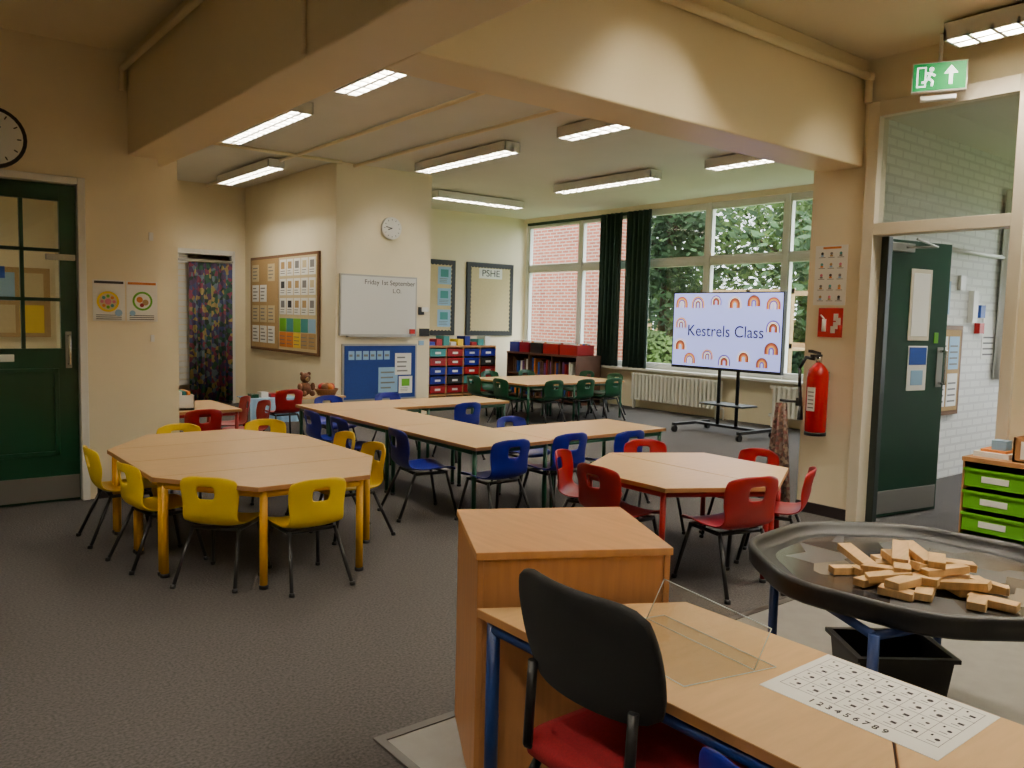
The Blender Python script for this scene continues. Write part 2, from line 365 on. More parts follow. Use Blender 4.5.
# window wall
m=MB(); m.b(X5,X5+.2,3.53,Y4,0,.62,M_wall); m.b(X5,X5+.2,3.53,Y4,3.14,ZC,M_wall); m.b(X5,X5+.2,3.53,3.9,.62,3.14,M_wall); m.obj('wall_window')
m=MB(); m.b(X5-.14,X5+.02,3.6,Y4,.60,.64,M_white); m.obj('trim_4',bevel=.006)
m=MB()
ys=[3.9,5.0,6.42,7.73,8.98,10.46,11.9]
xa,xb=X5+.05,X5+.12
for y in ys: m.b(xa-.02,xb,y-.035,y+.035,.64,3.14,M_wframe)
for z in (.66,2.30,3.11): m.b(xa,xb,3.9,11.9,z-.035,z+.035,M_wframe)
for a,b_ in zip(ys,ys[1:]):
    a+=.035;b_-=.035
    for (z0,z1) in((.70,2.26),(2.34,3.07)):
        t=.03
        m.b(xa-.01,xb-.01,a,a+t,z0,z1,M_wframe); m.b(xa-.01,xb-.01,b_-t,b_,z0,z1,M_wframe)
        m.b(xa-.01,xb-.01,a,b_,z0,z0+t,M_wframe); m.b(xa-.01,xb-.01,a,b_,z1-t,z1,M_wframe)
m.b(xb-.04,xb-.035,3.9,11.9,.66,3.1,M_glass)
m.b(xa-.03,xb,8.98,11.9,3.09,3.14,M_dgreen)
m.obj('window_1')
curtain('dark_curtain',(X5-.1,9.34),(X5-.1,9.86),.64,3.12,M_curt,5,.04)
curtain('dark_curtain',(X5-.1,8.72),(X5-.1,9.26),.64,3.12,M_curt,5,.04)
def radiator(y0,y1):
    m=MB(); x=X5-.12; n=int((y1-y0)/.075)
    for i in range(n):
        y=y0+.03+i*.075
        m.b(x-.05,x+.05,y-.024,y+.024,.14,.56,M_rad)
    m.tube((x,y0,.16),(x,y1,.16),.025,M_rad); m.tube((x,y0,.54),(x,y1,.54),.025,M_rad)
    for y in(y0+.06,y1-.06): m.b(x-.03,x+.03,y-.015,y+.015,0,.16,M_rad)
    m.path([(x,y0-.06,0),(x,y0-.06,.16),(x,y0,.16)],.012,M_rad); m.obj('radiator',bevel=.012)
radiator(7.26,9.0); radiator(4.6,6.45)

# ------------------------------------------------------------ ceiling lights
def fixture(x,y0,y1,along='y',zt=3.2,tm=M_tube,w=.2):
    m=MB(); L=y1-y0; zb=zt-.10
    def B(a0,a1,b0,b1,z0,z1,mm):
        if along=='y': m.b(x+a0,x+a1,y0+b0,y0+b1,z0,z1,mm)
        else: m.b(y0+b0,y0+b1,x+a0,x+a1,z0,z1,mm)
    h=w/2
    B(-h,h,0,L,zt-.035,zt,M_white)
    B(-h,-h+.012,0,L,zb,zt-.03,M_white); B(h-.012,h,0,L,zb,zt-.03,M_white)
    B(-h,h,0,.015,zb,zt-.03,M_white); B(-h,h,L-.015,L,zb,zt-.03,M_white)
    B(-.012,.012,0,L,zb,zt-.05,M_white)
    for k in(-.052,.052): B(k-.009,k+.009,.04,L-.04,zt-.062,zt-.04,tm)
    n=int(L/.13)
    for i in range(1,n): B(-h,h,L*i/n-.010,L*i/n+.010,zb,zb+.035,M_white)
    for t in(.25,.75): B(-.03,.03,L*t-.03,L*t+.03,zt,3.235,M_white)
    m.obj('ceiling_light')
for xx in(3.0,5.3,7.5):
    fixture(xx,4.2,5.95); fixture(xx,6.75,8.5)
fixture(3.9,9.5,11.3); fixture(10.15,6.55,8.15,'x')
fixture(5.18,.6,2.35,tm=M_tubef); fixture(3.3,-1.2,.6,tm=M_tubef); fixture(3.3,.9,2.6,tm=M_tubef); fixture(-.6,2.2,4.0,tm=M_tubef); fixture(-.6,-1.2,.6,tm=M_tubef)
fixture(2.0,6.5,8.3,'x',3.04,M_fillw); fixture(7.8,-1.6,.2,'x')  # unseen lamps, added to light the lobby and the corridor
zz=3.1
m=MB(); m.path([(1.50,Y1-.02,2.95),(1.50,Y1-.04,zz),(1.50,-2.8,zz)],.022,M_beam,10)
m.tube((1.525,3.42,2.51),(1.525,3.42,3.2),.012,M_beam,8); m.obj('pipe_run')
m=MB(); m.path([(1.9,2.99,3.09),(XR-.05,2.99,3.09),(XR-.05,2.99,2.92)],.026,M_beam,10); m.ball((XR-.05,2.99,3.09),.038,M_beam); m.obj('pipe_run')
m=MB()
for xx in(4.75,3.95): m.path([(xx,3.4,3.19),(xx,YW-.02 if xx>XD else YD-.02,3.19)],.02,M_beam,8)
m.path([(2.0,9.0,3.18),(XD-.02,9.0,3.18)],.02,M_beam,8)
m.obj('ceiling_conduit')

# ------------------------------------------------------------ school chair
def shell_geom(w=1.0,hole=True):
    prof=[(.195,.283),(.18,.305),(.12,.312),(.04,.306),(-.04,.302),(-.10,.306),(-.14,.325),(-.163,.365),(-.175,.41),(-.185,.458),(-.192,.49),(-.198,.522),(-.203,.552),(-.206,.575)]
    hw=[.135,.155,.165,.167,.165,.158,.150,.146,.150,.154,.158,.157,.148,.118]
    nu=14; vs=[];fs=[]
    for (x,z),h in zip(prof,hw):
        for i in range(nu+1):
            u=-1+2*i/nu
            isb=min(1,max(0,(z-.33)/.1))
            xx=x+isb*.045*u*u; zz=z+(1-isb)*.018*abs(u)**3 - (isb*.02*u**4 if z>.56 else 0)
            vs.append((xx,u*h,zz))
    for j in range(len(prof)-1):
        for i in range(nu):
            if hole and ((j==9 and 5<=i<=8) or (j==10 and 5<=i<=8)): continue
            fs.append((j*(nu+1)+i,j*(nu+1)+i+1,(j+1)*(nu+1)+i+1,(j+1)*(nu+1)+i))
    me=bpy.data.meshes.new('tmp'); me.from_pydata(vs,[],fs); me.update()
    o=bpy.data.objects.new('tmp',me); COL.objects.link(o)
    a=o.modifiers.new('s','SOLIDIFY'); a.thickness=.008; a.offset=0
    a=o.modifiers.new('ss','SUBSURF'); a.levels=1; a.render_levels=1
    dg=bpy.context.evaluated_depsgraph_get(); e=o.evaluated_get(dg).to_mesh()
    V=[tuple(v.co) for v in e.vertices]; Fc=[tuple(p.vertices) for p in e.polygons]
    o.evaluated_get(dg).to_mesh_clear(); bpy.data.objects.remove(o); bpy.data.meshes.remove(me)
    return V,Fc
SV,SF=shell_geom()
def chairmesh(col,name):
    m=MB(); m.add(SV,SF,col,True); r=.0105
    for s in(-1,1):
        m.path([(.195,s*.165,0),(.13,s*.125,.285),(-.09,s*.125,.285),(-.215,s*.165,0)],r,M_blkleg)
        for x in(.195,-.215): m.tube((x,s*.165,0),(x*.985,s*.163,.02),.015,M_blk)
    m.tube((.12,-.125,.285),(.12,.125,.285),r,M_blkleg); m.tube((-.08,-.125,.285),(-.08,.125,.285),r,M_blkleg)
    return m.mesh(name)
CM={c:chairmesh(mm,n) for c,mm,n in(('y',M_yel,'yellow_school_chair'),('b',M_blue,'blue_school_chair'),('r',M_red,'red_school_chair'),('g',M_grn,'green_school_chair'))}
def chair(c,x,y,ang,sc=1.0):
    n={'y':'yellow','b':'blue','r':'red','g':'green'}[c]+'_school_chair'
    o=bpy.data.objects.new(n,CM[c]); COL.objects.link(o); o.location=(x,y,0); o.rotation_euler=(0,0,math.radians(ang)); o.scale=(sc,)*3
# ------------------------------------------------------------ tables
def inset(poly,d):
    cx=sum(p[0] for p in poly)/len(poly);cy=sum(p[1] for p in poly)/len(poly);out=[]
    for x,y in poly:
        L=math.hypot(x-cx,y-cy); k=(L-d)/L; out.append((cx+(x-cx)*k,cy+(y-cy)*k))
    return out
def table(poly,z,legm,name='classroom_table',topm=M_beech,r=.016):
    m=MB(); m.prism(poly,z-.024,z-.002,M_edge); 
    m.prism(inset(poly,.002),z-.002,z,topm,topm)
    q=inset(poly,.055)
    for i,(x,y) in enumerate(q):
        m.tube((x,y,.0),(x,y,z-.024),r,legm,12); m.tube((x,y,0),(x,y,.02),r*1.25,M_blk,12)
        x2,y2=q[(i+1)%len(q)]
        m.tube((x,y,z-.045),(x2,y2,z-.045),r*.9,legm,10)
    return m.obj(name)
def rect(x0,x1,y0,y1): return [(x0,y0),(x1,y0),(x1,y1),(x0,y1)]
h=.53; g=.003
table([(1.50,3.88),(2.12,3.88),(2.42,4.40-g),(1.14,4.40-g)],h,M_yleg,r=.02)
table(rect(1.14,2.42,4.40,4.90-g),h,M_yleg,r=.02); table(rect(1.14,2.42,4.90,5.40-g),h,M_yleg,r=.02)
table([(1.14,5.40),(2.42,5.40),(2.12,5.92),(1.50,5.92)],h,M_yleg,r=.02)
chair('y',1.44,4.20,44); chair('y',1.77,3.93,90); chair('y',1.25,4.70,8); chair('y',1.20,5.30,0)
chair('y',2.38,4.60,180); chair('y',2.44,5.12,180); chair('y',1.75,5.88,-90); chair('y',2.35,5.85,-100)
for r_ in((3.15,3.83,4.33,5.5-g),(3.15,3.83,5.5,6.6-g),(3.15,4.2-g,6.6,7.22),(4.2,5.22,6.6,7.22),(3.83+g,5.08,4.36,5.04)):
    table(rect(*r_),h,M_gleg,topm=M_beechx if r_[1]-r_[0]>1 else M_beech)
chair('b',3.12,6.45,0); chair('b',3.12,5.95,0); chair('b',3.04,4.84,-8,1.08); chair('b',3.32,4.33,90,1.05); chair('b',3.88,4.36,90,1.05); chair('b',4.52,4.38,88)
chair('b',4.55,6.55,90); chair('b',3.6,7.3,-90); chair('b',4.3,7.35,-90); chair('b',4.2,5.12,-90)
cx,cy=3.80,3.09
table([(cx-.56,cy-.32),(cx-g,cy-.62),(cx-g,cy+.64),(cx-.56,cy+.32)],h,M_rleg)
table([(cx+g,cy-.62),(cx+.56,cy-.32),(cx+.56,cy+.32),(cx+g,cy+.64)],h,M_rleg)
chair('r',3.26,3.12,0,1.08); chair('r',3.56,2.60,76,1.1); chair('r',3.50,3.62,-60); chair('r',4.14,3.66,-118); chair('r',4.42,3.13,180); chair('r',4.18,2.72,118)
table(rect(6.7,7.6-g,8.1,8.75-g),h,M_gleg,topm=M_beechx); table(rect(7.6,8.5,8.1,8.75-g),h,M_gleg,topm=M_beechx)
table(rect(6.7,7.6-g,8.75,9.4),h,M_gleg,topm=M_beechx); table(rect(7.6,8.5,8.75,9.4),h,M_gleg,topm=M_beechx)
for x_,y_,a in((6.65,8.4,0),(6.65,9.0,0),(7.0,8.08,90),(7.55,8.06,90),(8.1,8.08,90),(8.55,8.5,180),(8.55,9.1,180),(7.2,9.42,-90),(7.9,9.42,-90)): chair('g',x_,y_,a,1.05)
table(rect(1.95,2.6,7.1,7.95),h,M_rleg)
chair('r',2.72,7.3,180); chair('r',2.7,7.75,175); chair('r',3.55,8.45,90); chair('r',2.2,7.05,90)
m=MB(); 
m.b(2.0,2.22,7.2,7.5,.53,.55,M_white)
for (x0,x1,y0,y1) in((2.0,2.01,7.2,7.5),(2.21,2.22,7.2,7.5),(2.0,2.22,7.2,7.21),(2.0,2.22,7.49,7.5)): m.b(x0,x1,y0,y1,.53,.66,M_white)
for i in range(5): m.b(2.03+i*.035,2.055+i*.035,7.23,7.46,.55,.69,(M_signblue,M_red,M_paper,M_teal,M_orange)[i])
m.obj('book_basket')

# ------------------------------------------------------------ low cloth table with toys
m=MB(); m.b(3.3,4.45,8.75,9.1,.40,.42,M_beech)
for x_ in(3.34,4.41):
    for y_ in(8.79,9.06): m.tube((x_,y_,0),(x_,y_,.40),.015,M_rleg)
m.obj('low_display_table')
m=MB(); m.b(3.28,3.85,8.73,9.12,.422,.430,M_lav); 
vs=[];fs=[];n=30
for i in range(n+1):
    x_=3.28+.57*i/n; w=.012*math.sin(i*1.3); vs+=[(x_,8.72,.43),(x_,8.70+w,.16)]
for i in range(n): fs.append((2*i,2*i+1,2*i+3,2*i+2))
m.add(vs,fs,M_lav,True); m.obj('table_cloth')
m=MB(); c=Vector((4.28,8.92,.42)); rings=[]
for r_,z_ in((.10,0),(.12,.04),(.14,.07),(.14,.08),(.125,.08),(.11,.05),(.02,.03)):
    rings.append([(c.x+r_*math.cos(t*math.pi/8),c.y+r_*math.sin(t*math.pi/8),c.z+z_) for t in range(16)])
m.loft(rings,M_wicker); 
for t in range(6): m.ball((c.x+.06*math.cos(t),c.y+.06*math.sin(t),c.z+.10),.045,(M_red,M_wicker,M_orange)[t%3])
m.obj('wicker_basket')
m=MB(); c=Vector((4.0,8.9,.425)); M_fur=mat('brown_fur',(96,58,36),.95,var=.3,scale=60)
m.ball(c+Vector((0,0,.085)),.075,M_fur,14,8,1.1); m.ball(c+Vector((0,-.01,.21)),.06,M_fur,14,8)
for s in(-1,1):
    m.ball(c+Vector((s*.045,-.01,.26)),.022,M_fur); m.ball(c+Vector((s*.08,-.04,.11)),.03,M_fur,10,6,1.6); m.ball(c+Vector((s*.05,-.09,.035)),.034,M_fur); m.ball(c+Vector((s*.02,-.062,.225)),.007,M_blk)
m.ball(c+Vector((0,-.06,.2)),.024,M_tan); m.ball(c+Vector((0,-.084,.205)),.008,M_blk)
m.obj('teddy_bear')
m=MB(); 
for i in range(4): m.b(3.35+i*.11,3.43+i*.11,8.85,8.98,.43,.47+.02*(i%2),(M_grn,M_white,M_red,M_yel)[i])
m.obj('toy_boxes')

# ------------------------------------------------------------ boards & posters
def sheet(m,F,u0,u1,v0,v1,d,base=M_paper,lines=4,pic=None,seed=0):
    rnd=random.Random(seed+int(u0*1000)+int(v0*777))
    m.pan(F,u0,u1,v0,v1,d,base,d-.003)
    w=u1-u0;hh=v1-v0; top=v1-hh*.1
    if pic:
        m.pan(F,u0+w*.2,u1-w*.2,v0+hh*.42,v1-hh*.15,d+.0015,pic,d); top=v0+hh*.36
    step=(top-v0-hh*.08)/max(1,lines)
    for i in range(lines):
        y=top-step*(i+.5); m.pan(F,u0+w*.12,u0+w*(.6+.28*rnd.random()),y-step*.16,y+step*.16,d+.0012,M_grey,d)
m=MB(); F=FY(Y1-.001,1.29)
for k in range(2):
    u=k*.225
    m.pan(F,u,u+.215,1.30,1.595,.003,M_paper); 
    m.pan(F,u+.01,u+.205,1.57,1.588,.005,M_ink if k==0 else M_orange)
    if k==0:
        m.disc(F,u+.1,1.44,.075,.005,M_yel); m.disc(F,u+.1,1.44,.06,.006,M_cream)
        for q in range(8): m.disc(F,u+.1+.04*math.cos(q*.785),1.44+.04*math.sin(q*.785),.012,.0065,(M_pink,M_orange,M_lime,M_teal)[q%4],10)
        m.disc(F,u+.1,1.44,.022,.0065,M_pink); m.disc(F,u+.17,1.36,.025,.006,M_lav); 
    else:
        m.disc(F,u+.11,1.45,.07,.005,M_lime); m.disc(F,u+.11,1.45,.055,.006,M_paper)
        m.disc(F,u+.09,1.46,.022,.0065,M_orange);m.disc(F,u+.13,1.44,.022,.0065,M_tan);m.disc(F,u+.105,1.42,.015,.0065,M_red); m.disc(F,u+.04,1.36,.02,.006,M_lav)
    for i in range(3): m.pan(F,u+.02,u+.19,1.312+i*.014,1.317+i*.014,.005,M_ink)
m.obj('food_posters')
m=MB(); F=FY(Y1,1.66)
m.pan(F,.015,.045,1.9,1.96,.01,M_white); m.pan(F,.02,.045,1.15,1.2,.01,M_white); m.obj('wall_hook')
def clock(F,u,v,r,rim,name,mins=(10,8)):
    m=MB(); m.disc(F,u,v,r,.04,rim,32); m.disc(F,u,v,r*.88,.043,M_paper,32,0.0)
    O,U,V,N=F
    for i in range(12):
        t=i*math.pi/6; a=r*.74
        p=lambda q:O+U*(u+q*math.cos(t))+V*(v+q*math.sin(t))+N*.045
        m.tube(p(r*.7),p(r*.82),r*.02,M_ink,6)
    for ang,L,w in((math.radians(mins[0]),.62,.03),(math.radians(mins[1]),.42,.04)):
        m.tube(O+U*u+V*v+N*.048,O+U*(u+r*L*math.cos(ang))+V*(v+r*L*math.sin(ang))+N*.048,r*w,M_blk,6)
    m.obj(name)
clock(FY(Y1,0),.70,2.50,.20,M_blk,'wall_clock',(200,60))
clock(FY(YW,0),5.27,2.48,.14,M_white,'wall_clock',(170,200))
F=FX(XD-.001,11.9); m=MB()
m.pan(F,0,2.3,.84,2.17,.03,M_brown); m.pan(F,.04,1.02,.88,2.13,.034,M_tan); m.pan(F,1.05,2.26,.88,2.13,.034,M_cream)
for i in range(3):
    for j in range(4):
        if (i+j)%5==4: continue
        sheet(m,F,.09+i*.29,.33+i*.29,.95+j*.29,1.19+j*.29,.037,(M_paper,M_cream)[j%2],4,seed=i)
cols=[M_grey,M_ink,M_tan,M_tan,M_grey,M_cream]
for i in range(5):
    for j in range(3): sheet(m,F,1.10+i*.232,1.30+i*.232,1.36+j*.26,1.58+j*.26,.037,M_paper,2,cols[(i+j)%6],i)
for i in range(5): 
    m.pan(F,1.09+i*.232,1.31+i*.232,.92,1.12,.037,(M_orange,M_orange,M_yel,M_tan,M_tan)[i]); m.pan(F,1.09+i*.232,1.31+i*.232,1.13,1.31,.037,(M_lime,M_teal,M_lime,M_teal,M_lav)[i])
    for q in range(3): m.pan(F,1.11+i*.232,1.27+i*.232,.96+q*.05,.97+q*.05,.039,M_grey)
m.obj('pupil_display_board')
F=FY(YW-.001,4.56); m=MB(); m.pan(F,0,1.1,1.12,1.88,.025,M_alu); m.pan(F,.02,1.08,1.14,1.86,.028,M_wb); m.pan(F,.1,1.0,1.105,1.12,.07,M_alu)
m.pan(F,.99,1.06,1.15,1.21,.06,M_signred,.028)
wb=m.obj('whiteboard')
txt('Friday 1st September',F,.7,1.79,.085,M_ink,wb,.031); txt('L.O.',F,.8,1.69,.075,M_ink,wb,.031)
m=MB(); F=FY(YW-.001,4.6); m.pan(F,0,1.07,.30,1.02,.03,M_alu); m.pan(F,.025,1.045,.325,.995,.034,M_bluebd)
for i in range(6): sheet(m,F,.08+i*.1,.16+i*.1,.82,.93,.037,M_lav,1)
sheet(m,F,.5,.78,.40,.72,.037,M_lav,4); sheet(m,F,.74,.98,.62,.9,.038,M_paper,4); sheet(m,F,.8,1.0,.38,.6,.037,M_paper,3,M_lime)
m.obj('blue_noticeboard')
m=MB(); F=FY(YW,5.72); m.pan(F,.02,.12,1.44,1.5,.03,M_white); m.pan(F,-.02,.06,1.40,1.5,.02,M_blk);m.pan(F,.0,.14,1.12,1.22,.03,M_blk); m.pan(F,-.01,.07,1.0,1.06,.01,M_lav); m.obj('thermostat')
def scallop(m,F,u0,u1,v0,v1,mm,r=.045,d=.036):
    n=int((u1-u0)/(r*1.5)); 
    for i in range(n+1):
        u=u0+(u1-u0)*i/n; m.disc(F,u,v0,r,d,mm,10,.03); m.disc(F,u,v1,r,d,mm,10,.03)
    n=int((v1-v0)/(r*1.5))
    for i in range(1,n):
        v=v0+(v1-v0)*i/n; m.disc(F,u0,v,r,d,mm,10,.03); m.disc(F,u1,v,r,d,mm,10,.03)
F=FY(Y4-.001,8.42); m=MB(); m.pan(F,0,1.05,1.05,2.36,.03,M_blk); m.pan(F,.05,1.0,1.10,2.31,.033,M_cream); scallop(m,F,.05,1.0,1.10,2.31,M_blk)
m.pan(F,.26,.78,2.08,2.26,.035,M_paper)
ps=m.obj('pshe_display_board'); txt('PSHE',F,.52,2.17,.17,M_blk,ps,.04,sx=1.1)
F=FY(Y4-.001,7.35); m=MB(); m.pan(F,0,.82,1.05,2.36,.03,M_blk); m.pan(F,.05,.77,1.10,2.31,.033,M_cream); scallop(m,F,.05,.77,1.10,2.31,M_blk)
for j in range(3): sheet(m,F,.45,.72,1.2+j*.37,1.5+j*.37,.037,M_lav,3,M_teal)
m.obj('display_board')
m=MB(); x0,x1,y0,y1=7.35,8.75,11.48,11.93
F=(Vector((x0,y0,0)),X,Z,-Y)
m.b(x0,x1,y0,y1,0.04,.07,M_edge); m.b(x0,x1,y0,y1,.86,.89,M_edge); m.b(x0,x1,y1-.02,y1,.07,.86,M_edge)
nc=4; cw=(x1-x0)/nc
for i in range(nc+1): m.b(max(x0,x0+i*cw-.012),min(x1,x0+i*cw+.012),y0,y1,.0,.86,M_edge)
cc=[M_red,M_red,M_blue,M_red,M_blue,M_blk,M_red,M_blue,M_teal,M_red]
for i in range(nc):
    for j in range(5):
        zb=.09+j*.155; mm=cc[(i*3+j*2)%10]
        m.pan(F,i*cw+.025,(i+1)*cw-.025,zb,zb+.125,.01,mm,-.35); m.pan(F,i*cw+.015,(i+1)*cw-.015,zb+.105,zb+.125,.02,mm,-.3)
        m.pan(F,i*cw+.12,(i+1)*cw-.12,zb+.04,zb+.075,.013,M_paper)
m.obj('tray_storage_unit')
m=MB()
for i in range(9):
    x_=7.4+i*.145; m.b(x_,x_+.11,11.55,11.8,.89,.93+.05*((i*7)%3)+.02,[M_blue,M_red,M_teal,M_white,M_yel][i%5])
m.obj('storage_tubs')
m=MB(); x0,x1,y0,y1=8.9,9.45,9.55,11.35; zt=.80
m.b(x0,x1,y0,y1,.04,.07,M_darkwood); m.b(x0-.01,x1,y0,y1,zt-.03,zt,M_darkwood); m.b(x1-.02,x1,y0,y1,.07,zt-.03,M_darkwood); m.b(x0,x1,y0,y1,.42,.44,M_darkwood)
for i in range(4):
    y_=y0+(y1-y0)*i/3; m.b(x0,x1,max(y0,y_-.015),min(y1,y_+.015),0,zt-.03,M_darkwood)
for i in range(33):
    for s_ in range(2):
        if random.random()<.15: continue
        y_=y0+.05+i*.052; z_=.07 if s_==0 else .44
        m.b(x0+.06,x0+.3,y_,y_+.035,z_,z_+.20+.08*random.random(),random.choice([M_red,M_signblue,M_orange,M_darkwood,M_paper,M_purple,M_darkwood]))
m.obj('bookcase')
m=MB()
for y_,mm,L in((9.58,M_red,.42),(10.04,M_red,.38),(10.46,M_blk,.3),(10.8,M_red,.25),(11.08,M_blue,.25)):
    m.b(x0+.05,x0+.4,y_,y_+L,zt,zt+.01,mm)
    for a in((x0+.04,x0+.06,y_,y_+L),(x0+.39,x0+.41,y_,y_+L),(x0+.05,x0+.4,y_,y_+.015),(x0+.05,x0+.4,y_+L-.015,y_+L)): m.b(*a,zt,zt+.17,mm)
    for q in range(5): m.b(x0+.08+q*.055,x0+.12+q*.055,y_+.03,y_+L-.04,zt+.01,zt+.19,(M_paper,M_orange,M_signblue,M_tan,M_lav)[q])
m.obj('plastic_tubs')

# ------------------------------------------------------------ TV on stand
m=MB(); ty0=7.08; F=FX(8.30,ty0); TW=1.64
m.pan(F,0,TW,.80,1.77,0,M_blk,-.05); m.pan(F,.015,TW-.015,.835,1.755,.002,M_scr)
m.pan(F,.5,1.14,1.05,1.55,-.05,M_blk,-.1)
for u in(.68,.96): m.tube(F[0]+F[1]*u+Z*.10+X*.13,F[0]+F[1]*u+Z*1.5+X*.13,.022,M_blkleg,12)
m.pan(F,.6,1.04,1.2,1.4,-.1,M_blkleg,-.13)
m.pan(F,.35,1.29,.085,.115,-.08,M_blkleg,-.18)
for u in(.33,1.31):
    m.hexa([F[0]+F[1]*(u-.025)+Z*.08-X*.3,F[0]+F[1]*(u+.025)+Z*.08-X*.3,F[0]+F[1]*(u+.025)+Z*.08+X*.4,F[0]+F[1]*(u-.025)+Z*.08+X*.4,F[0]+F[1]*(u-.025)+Z*.115-X*.3,F[0]+F[1]*(u+.025)+Z*.115-X*.3,F[0]+F[1]*(u+.025)+Z*.115+X*.4,F[0]+F[1]*(u-.025)+Z*.115+X*.4],M_blkleg)
    for x_ in(-.28,.38): 
        c=F[0]+F[1]*u+Z*.04+X*x_; m.tube(c-Y*.02,c+Y*.02,.04,M_blk,14)
m.pan(F,.5,1.14,.36,.38,.02,M_blkleg,-.3)
tv=m.obj('television_on_stand')
m=MB()
M_r=[mat('rainbow_a',(196,96,70),.5,emit=.5),mat('rainbow_b',(236,170,90),.5,emit=.7),mat('rainbow_c',(120,100,190),.5,emit=.5),mat('rainbow_d',(250,228,216),.5,emit=1.0),mat('rainbow_e',(140,80,50),.5,emit=.4)]
def rb(u,v,s,k0=0):
    for k in range(4): m.disc(F,u,v,s*(1-.2*k),.004,M_r[(k+k0)%5],14,ri=s*(1-.2*(k+1)),a0=0,a1=math.pi)
    for sg in(-1,1):
        for k in range(4): 
            a,b_=sorted((u+sg*s*(1-.2*k),u+sg*s*(1-.2*(k+1)))); m.pan(F,a,b_,v-s*.5,v,.004,M_r[(k+k0)%5],.002)
for i,(u,v,s) in enumerate(((.14,1.62,.095),(.40,1.62,.10),(.68,1.65,.08),(.96,1.62,.095),(1.23,1.64,.09),(1.50,1.61,.095),(.14,1.36,.09),(1.51,1.34,.095),(.14,1.08,.095),(1.50,1.08,.095),(.30,.91,.09),(.58,.97,.085),(.84,.91,.09),(1.12,.97,.09),(1.38,.91,.08))): rb(u,v,s,i)
m.obj('screen_artwork',parent=tv)
M_tx=mat('screen_text',(24,22,44),.5)
txt('Kestrels Class',F,TW/2,1.28,.20,M_tx,tv,.006)

# ------------------------------------------------------------ pier items
F=FX(XR,3.34); m=MB()
cy_=3.25; xx=XR-.10; r_=.075
prof=[(r_*.92,.62),(r_,.635),(r_,1.03),(r_*.9,1.07),(r_*.55,1.105),(.02,1.125)]
rings=[[(xx+r*math.cos(t*math.pi/12),cy_-.03+r*math.sin(t*math.pi/12),z) for t in range(24)] for r,z in prof]
m.loft(rings,M_redx); m.tube((xx,cy_-.03,1.12),(xx,cy_-.03,1.17),.022,M_chrome)
m.b(xx-.09,xx+.02,cy_-.045,cy_-.015,1.165,1.185,M_blk); m.hexa([(xx-.12,cy_-.045,1.2),(xx+.0,cy_-.045,1.185),(xx+.0,cy_-.015,1.185),(xx-.12,cy_-.015,1.2),(xx-.12,cy_-.045,1.22),(xx,cy_-.045,1.2),(xx,cy_-.015,1.2),(xx-.12,cy_-.015,1.22)],M_blk)
m.path([(xx,cy_-.0,1.15),(xx-.02,cy_+.06,1.16),(xx-.03,cy_+.10,1.08),(xx-.03,cy_+.095,.95),(xx-.02,cy_+.085,.80)],.012,M_blk)
m.tube((xx-.02,cy_+.085,.80),(xx-.02,cy_+.085,.70),.014,M_blk,10,.022)
m.b(xx+.06,XR,cy_-.06,cy_,1.0,1.06,M_blk)
Fe=FX(xx-r_-.001,cy_+.0); m.pan(Fe,.0,.06,.78,.95,.004,M_paper)
for q in range(5): m.pan(Fe,.008,.052,.80+q*.028,.808+q*.028,.005,M_grey)
m.tube((xx,cy_-.03,.60),(xx,cy_-.03,.625),r_*1.02,M_blk,24)
m.obj('fire_extinguisher')
F=FX(XR-.001,3.30); m=MB(); m.pan(F,.0,.19,1.31,1.52,.004,M_signred); m.tube(F[0]+F[1]*.05+Z*1.35-X*.008,F[0]+F[1]*.05+Z*1.44-X*.008,.016,M_paper); m.tube(F[0]+F[1]*.05+Z*1.44-X*.008,F[0]+F[1]*.02+Z*1.47-X*.008,.006,M_paper)
for k,(a,b_) in enumerate(((.10,1.34),(.12,1.37),(.14,1.40),(.12,1.43))): m.pan(F,a,a+.035,b_,b_+.05,.006,M_paper)
m.obj('extinguisher_sign')
m=MB(); F=FX(XR-.001,3.35); m.pan(F,.0,.25,1.54,1.97,.003,M_paper)
for i in range(3):
    for j in range(5):
        u=.03+i*.072;v=1.57+j*.078
        m.pan(F,u,u+.05,v,v+.004,.0045,M_grey)
        m.disc(F,u+.025,v+.03,.011,.0045,[M_tan,M_grey,M_pink,M_teal,M_ink][(i*2+j)%5],10); m.pan(F,u+.014,u+.036,v+.008,v+.02,.0045,[M_lav,M_tan,M_grey,M_orange][(i+j)%4])
m.pan(F,.06,.2,1.945,1.96,.0045,M_orange)
m.obj('visual_timetable')
curtain('floral_apron',(XR-.06,3.41),(XR-.02,3.66),.04,.80,M_floral,2.2,.03,40,taper=.35)
m=MB(); m.tube((XR-.01,3.40,.82),(XR-.04,3.56,.82),.010,M_blk); m.b(XR-.035,XR+.05,3.40,3.43,.79,.85,M_blk); m.obj('coat_hook')
